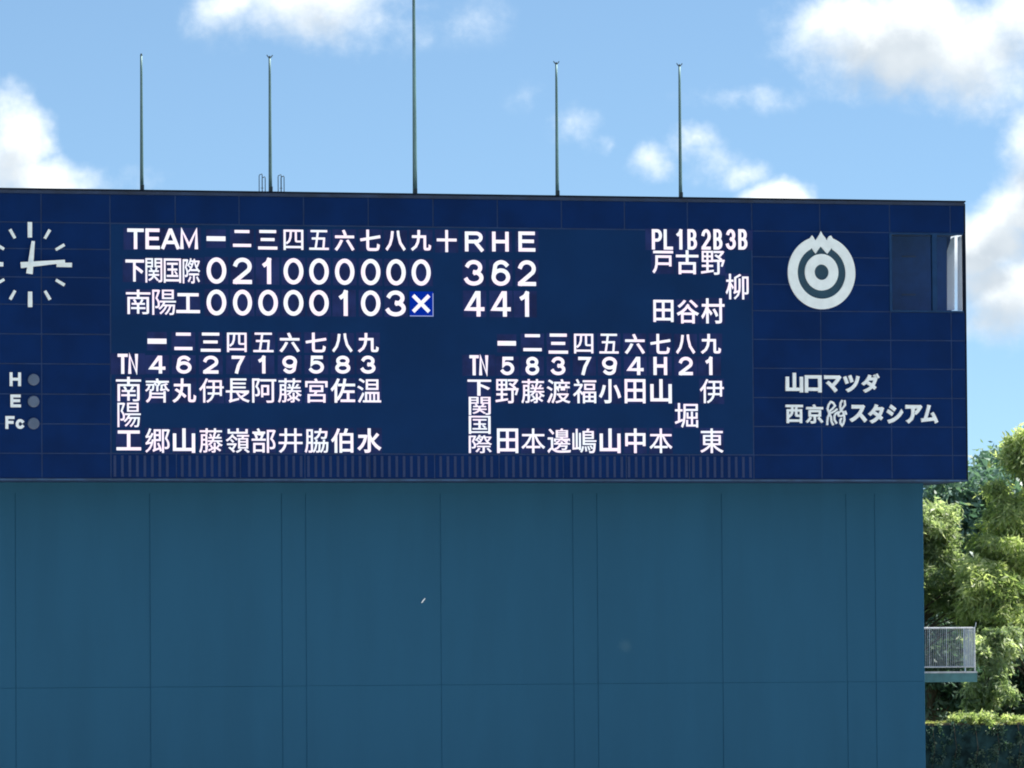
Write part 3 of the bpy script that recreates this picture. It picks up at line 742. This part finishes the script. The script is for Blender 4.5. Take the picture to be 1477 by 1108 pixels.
# ------------------------------------------------------------------ vegetation
def leaves(name, centers, radii, n, size, m, parent=None, lean=.5, elong=2.6, origin=None, tone_bias=0.0):
    """n small folded leaf sprays spread through clumps; centers (k,3), radii (k,3)"""
    k = len(centers); idx = RNG.integers(0, k, n)
    C = centers[idx]; R_ = radii[idx]
    d = RNG.normal(size=(n, 3)); d /= np.linalg.norm(d, axis=1)[:, None]
    rr = RNG.random(n)**.45; rr = np.where(RNG.random(n) < .16, rr*1.55, rr)
    p = C+d*R_*rr[:, None]
    # leaf direction: outwards and drooping
    t = d+RNG.normal(size=(n, 3))*.7; t[:, 2] -= lean; t /= np.linalg.norm(t, axis=1)[:, None]
    s = np.cross(t, RNG.normal(size=(n, 3))); s /= np.linalg.norm(s, axis=1)[:, None]
    L = size*(.6+.9*RNG.random(n))[:, None]; W = L/elong
    nb_ = np.cross(t, s)*W*.35
    v = np.stack([p-t*L*.5, p+s*W*.5+nb_, p+t*L*.5, p-s*W*.5+nb_], 1).reshape(-1, 3)
    if origin is not None: v = v-np.array(origin)
    me = bpy.data.meshes.new(name); me.vertices.add(4*n); me.vertices.foreach_set('co', v.astype('f').ravel())
    me.loops.add(4*n); me.loops.foreach_set('vertex_index', np.arange(4*n, dtype='i'))
    me.polygons.add(n); me.polygons.foreach_set('loop_start', np.arange(0, 4*n, 4, dtype='i'))
    me.polygons.foreach_set('loop_total', np.full(n, 4, dtype='i'))
    ct = RNG.random(k); tone = np.clip(.6*ct[idx]+.5*RNG.random(n)-.05+tone_bias, 0, 1).astype('f')
    at_ = me.attributes.new('tone', 'FLOAT', 'FACE'); at_.data.foreach_set('value', tone)
    me.update(calc_edges=True); me.materials.append(m)
    o = bpy.data.objects.new(name, me); col.objects.link(o)
    if parent is not None: o.parent = parent
    if origin is not None: o.location = Vector(origin)-(wpos(parent) if parent is not None else Vector())
    return o
def tree(label, x, y, z0, crown, n, size, m, nclump=60, clump=.55, group='trees beyond the scoreboard', trunk_r=.16, name='broadleaf_tree', lean=.5, elong=2.6, cat='tree'):
    """crown: list of (cx,cy,cz,rx,ry,rz) lobes"""
    t = thing(name, (x, y, z0), label, cat, group)
    cs, rs = [], []
    tb = MB()
    ztop = max(c[2]+c[5]*.6 for c in crown)
    H = max(1.0, (min(c[2] for c in crown)-z0))
    trunk = [(x, y, z0-.3), (x+.05, y, z0+H*.35), (x-.04, y+.05, z0+H*.8), (x+.06, y, z0+(ztop-z0)*.75), (x, y, z0+(ztop-z0)*.93)]
    tb.tube(trunk, [trunk_r*1.3, trunk_r, trunk_r*.8, trunk_r*.45, trunk_r*.15], 8)
    tb.build('trunk', M['bark'], t, smooth=True)
    lb = MB()
    per = max(3, nclump//len(crown))
    for c in crown:
        for k in range(per):
            d = RNG.normal(size=3); d /= np.linalg.norm(d)
            q_ = RNG.random()**.4
            p = np.array(c[:3])+d*np.array(c[3:])*q_
            r = clump*(.55+.8*RNG.random())
            cs.append(p); rs.append((r*1.1, r*1.1, r*.75))
            if k % 3 == 0:
                zb = max(z0+H*.5, p[2]-1.2-.8*RNG.random()); bx = x+.02
                mid = ((bx+p[0])/2+RNG.normal()*.12, (y+p[1])/2, (zb+p[2])/2+.25)
                lb.tube([(bx, y, zb), mid, tuple(p)], [trunk_r*.3, trunk_r*.18, .012], 5, False)
    lb.build('limbs', M['bark'], t)
    leaves('crown', np.array(cs), np.array(rs), n, size, m, t, lean, elong, origin=(x, y, z0))
    return t
def P_(px, py, Y): return at(px, py, Y)
def lobe(px, py, Y, rx, ry, deep=1.4):
    c = at(px, py, Y); s = (at(px+rx, py, Y)-c).x
    return (c.x, c.y, c.z, s, s*deep if deep else s, (c-at(px, py+ry, Y)).z)
def gz(x, y): return bank(x, y) if y < 92 else 0.0

# big lime tree at the right, right behind the wall
Y1 = 13.0
b = at(1500, 1040, Y1)
tree('tall lime green feathery tree filling the right edge beside the balcony', b.x, Y1, gz(b.x, Y1),
     [lobe(1490, 730, Y1, 55, 85), lobe(1450, 830, Y1, 60, 75), lobe(1530, 850, Y1, 85, 120), lobe(1425, 860, Y1-1, 38, 45), lobe(1445, 900, Y1-1, 42, 55), lobe(1570, 760, Y1, 80, 110), lobe(1480, 650, Y1, 16, 34)],
     60000, .23, M['leaf_lime'], 210, .38, lean=.7, elong=4.2)
Y2 = 15.0
b = at(1290, 1000, Y2)
tree('pale green tree squeezed between the wall corner and the lime tree', b.x, Y2, gz(b.x, Y2),
     [lobe(1338, 760, Y2, 30, 50), lobe(1355, 830, Y2, 42, 48), lobe(1295, 800, Y2, 60, 90), lobe(1400, 865, Y2, 34, 32)],
     28000, .23, M['leaf_mid'], 130, .40, lean=.5, elong=4.2)
Y3 = 10.0
b = at(1428, 1040, Y3)
tree('slender drooping light green sapling to the right of the balcony', b.x, Y3, gz(b.x, Y3),
     [lobe(1428, 940, Y3, 24, 45), lobe(1440, 990, Y3, 26, 38), lobe(1415, 1010, Y3, 24, 24), lobe(1455, 925, Y3, 20, 25)],
     6500, .22, M['leaf_mid'], 40, .26, trunk_r=.06, lean=.8, elong=3.4, name='young_tree')
# trees further back, low down, shade put into their dark leaf colour
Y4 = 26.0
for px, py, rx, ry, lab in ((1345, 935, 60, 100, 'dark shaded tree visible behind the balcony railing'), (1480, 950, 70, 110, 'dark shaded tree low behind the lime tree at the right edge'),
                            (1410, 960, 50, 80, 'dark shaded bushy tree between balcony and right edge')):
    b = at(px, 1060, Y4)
    tree(lab, b.x, Y4, gz(b.x, Y4), [lobe(px, py, Y4, rx, ry), lobe(px+30, py+35, Y4+1, rx*.8, ry*.6)], 16000, .24, M['leaf_shade'], 70, .75)
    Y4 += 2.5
# taller mid-distance trees whose tops make the skyline
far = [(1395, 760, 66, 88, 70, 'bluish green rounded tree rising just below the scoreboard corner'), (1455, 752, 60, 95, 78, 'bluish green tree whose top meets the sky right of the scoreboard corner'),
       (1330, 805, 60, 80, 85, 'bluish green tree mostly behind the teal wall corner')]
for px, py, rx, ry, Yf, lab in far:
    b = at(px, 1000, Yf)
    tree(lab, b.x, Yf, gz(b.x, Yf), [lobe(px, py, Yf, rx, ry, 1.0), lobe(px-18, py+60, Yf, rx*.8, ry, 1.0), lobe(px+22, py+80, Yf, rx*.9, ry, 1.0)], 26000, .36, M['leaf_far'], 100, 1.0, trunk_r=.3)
# trees standing further to the right, outside the photo but seen from a step aside
for px, Yf, s, lab in ((1640, 16, 1.0, 'green tree just right of the lime tree, beyond the edge of the picture'), (1760, 22, 1.2, 'second green tree right of the lime tree'), (1900, 30, 1.3, 'last green tree of the row far to the right')):
    b = at(px, 1000, Yf)
    tree(lab, b.x, Yf, gz(b.x, Yf), [lobe(px, 800, Yf, 90*s, 120*s), lobe(px+30, 900, Yf, 90*s, 90*s)], 14000, .26, M['leaf_mid'], 80, .8)

# dark retaining wall on the bank with a strip of sunlit hedge on its top
HY = 5.0
hz = at(1400, 1038, HY).z; hx0 = at(1325, 1042, HY).x; hx1 = hx0+14
rw = MB().box(hx0, hx1, HY, HY+.4, 1.0, hz-.16).build('retaining_wall', mat('shade-dark wall', (.016, .04, .045), .95, var=.6, scale=3.5, bump=.8, bscale=9, spec=.1))  # shade of the front is put into the dark base colour
tag(rw, 'shade-toned dark retaining wall at the bottom right below the sunlit hedge strip', 'retaining wall')
hd = thing('hedge', ((hx0+hx1)/2, HY, hz-.16), 'low strip of sunlit yellow green hedge on top of the dark retaining wall', 'hedge')
top = np.stack([RNG.uniform(hx0, hx1, 420), RNG.uniform(HY+.05, HY+1.4, 420), np.full(420, hz-.12)+RNG.normal(size=420)*.012], 1)
rs = np.full((420, 3), .16); rs[:, 2] = .03+.04*RNG.random(420)
leaves('foliage', top, rs, 24000, .10, M['leaf_hedge'], hd, -.1, 2.2, origin=((hx0+hx1)/2, HY, hz-.16), tone_bias=.25)
MB().box(hx0+.02, hx1-.02, HY+.05, HY+1.2, hz-.159, hz-.10).build('branches', M['bark'], hd)
cr = thing('creeper', (hx0+2, HY, 2.0), 'sparse dark creeper leaves hanging on the face of the dark retaining wall', 'creeper')
cs = np.stack([RNG.uniform(hx0, hx0+5, 90), np.full(90, HY-.05), hz-.2-1.6*RNG.random(90)**1.3], 1)
leaves('foliage', cs, np.stack([RNG.uniform(.05, .25, 90), np.full(90, .04), RNG.uniform(.1, .3, 90)], 1), 2600, .09, M['leaf_shade'], cr, .6, 2.0, origin=(hx0+2, HY, 2.0))
for k in range(7):
    x = hx0+.4+k*.65; MB().tube([(x, HY-.03, hz-.15), (x+.08, HY-.04, hz-.8), (x-.05, HY-.03, hz-1.5)], [.01, .008, .004], 5).build('stem', M['bark'], cr)
# leafy fringe spilling over the hedge
b = at(1410, 1036, HY-.2)
for px, lab in ((1412, 'small bright shrub spilling over the hedge top below the sapling'),):
    b = at(px, 1040, HY+.3)
    sh = thing('shrub', (b.x, b.y, b.z-.2), lab, 'shrub')
    cs = np.array([(b.x+RNG.normal()*.45, b.y+RNG.normal()*.2, b.z-.02+RNG.random()*.14) for _ in range(34)]); rs = np.full((34, 3), .15)
    leaves('foliage', cs, rs, 3600, .11, M['leaf_lime'], sh, .1, 2.6, origin=(b.x, b.y, b.z-.2))
    MB().tube([(b.x, b.y, b.z-.25), (b.x+.05, b.y, b.z+.1)], [.02, .008], 5).build('stem', M['bark'], sh)
# forest on the far hillside: nobody could count these
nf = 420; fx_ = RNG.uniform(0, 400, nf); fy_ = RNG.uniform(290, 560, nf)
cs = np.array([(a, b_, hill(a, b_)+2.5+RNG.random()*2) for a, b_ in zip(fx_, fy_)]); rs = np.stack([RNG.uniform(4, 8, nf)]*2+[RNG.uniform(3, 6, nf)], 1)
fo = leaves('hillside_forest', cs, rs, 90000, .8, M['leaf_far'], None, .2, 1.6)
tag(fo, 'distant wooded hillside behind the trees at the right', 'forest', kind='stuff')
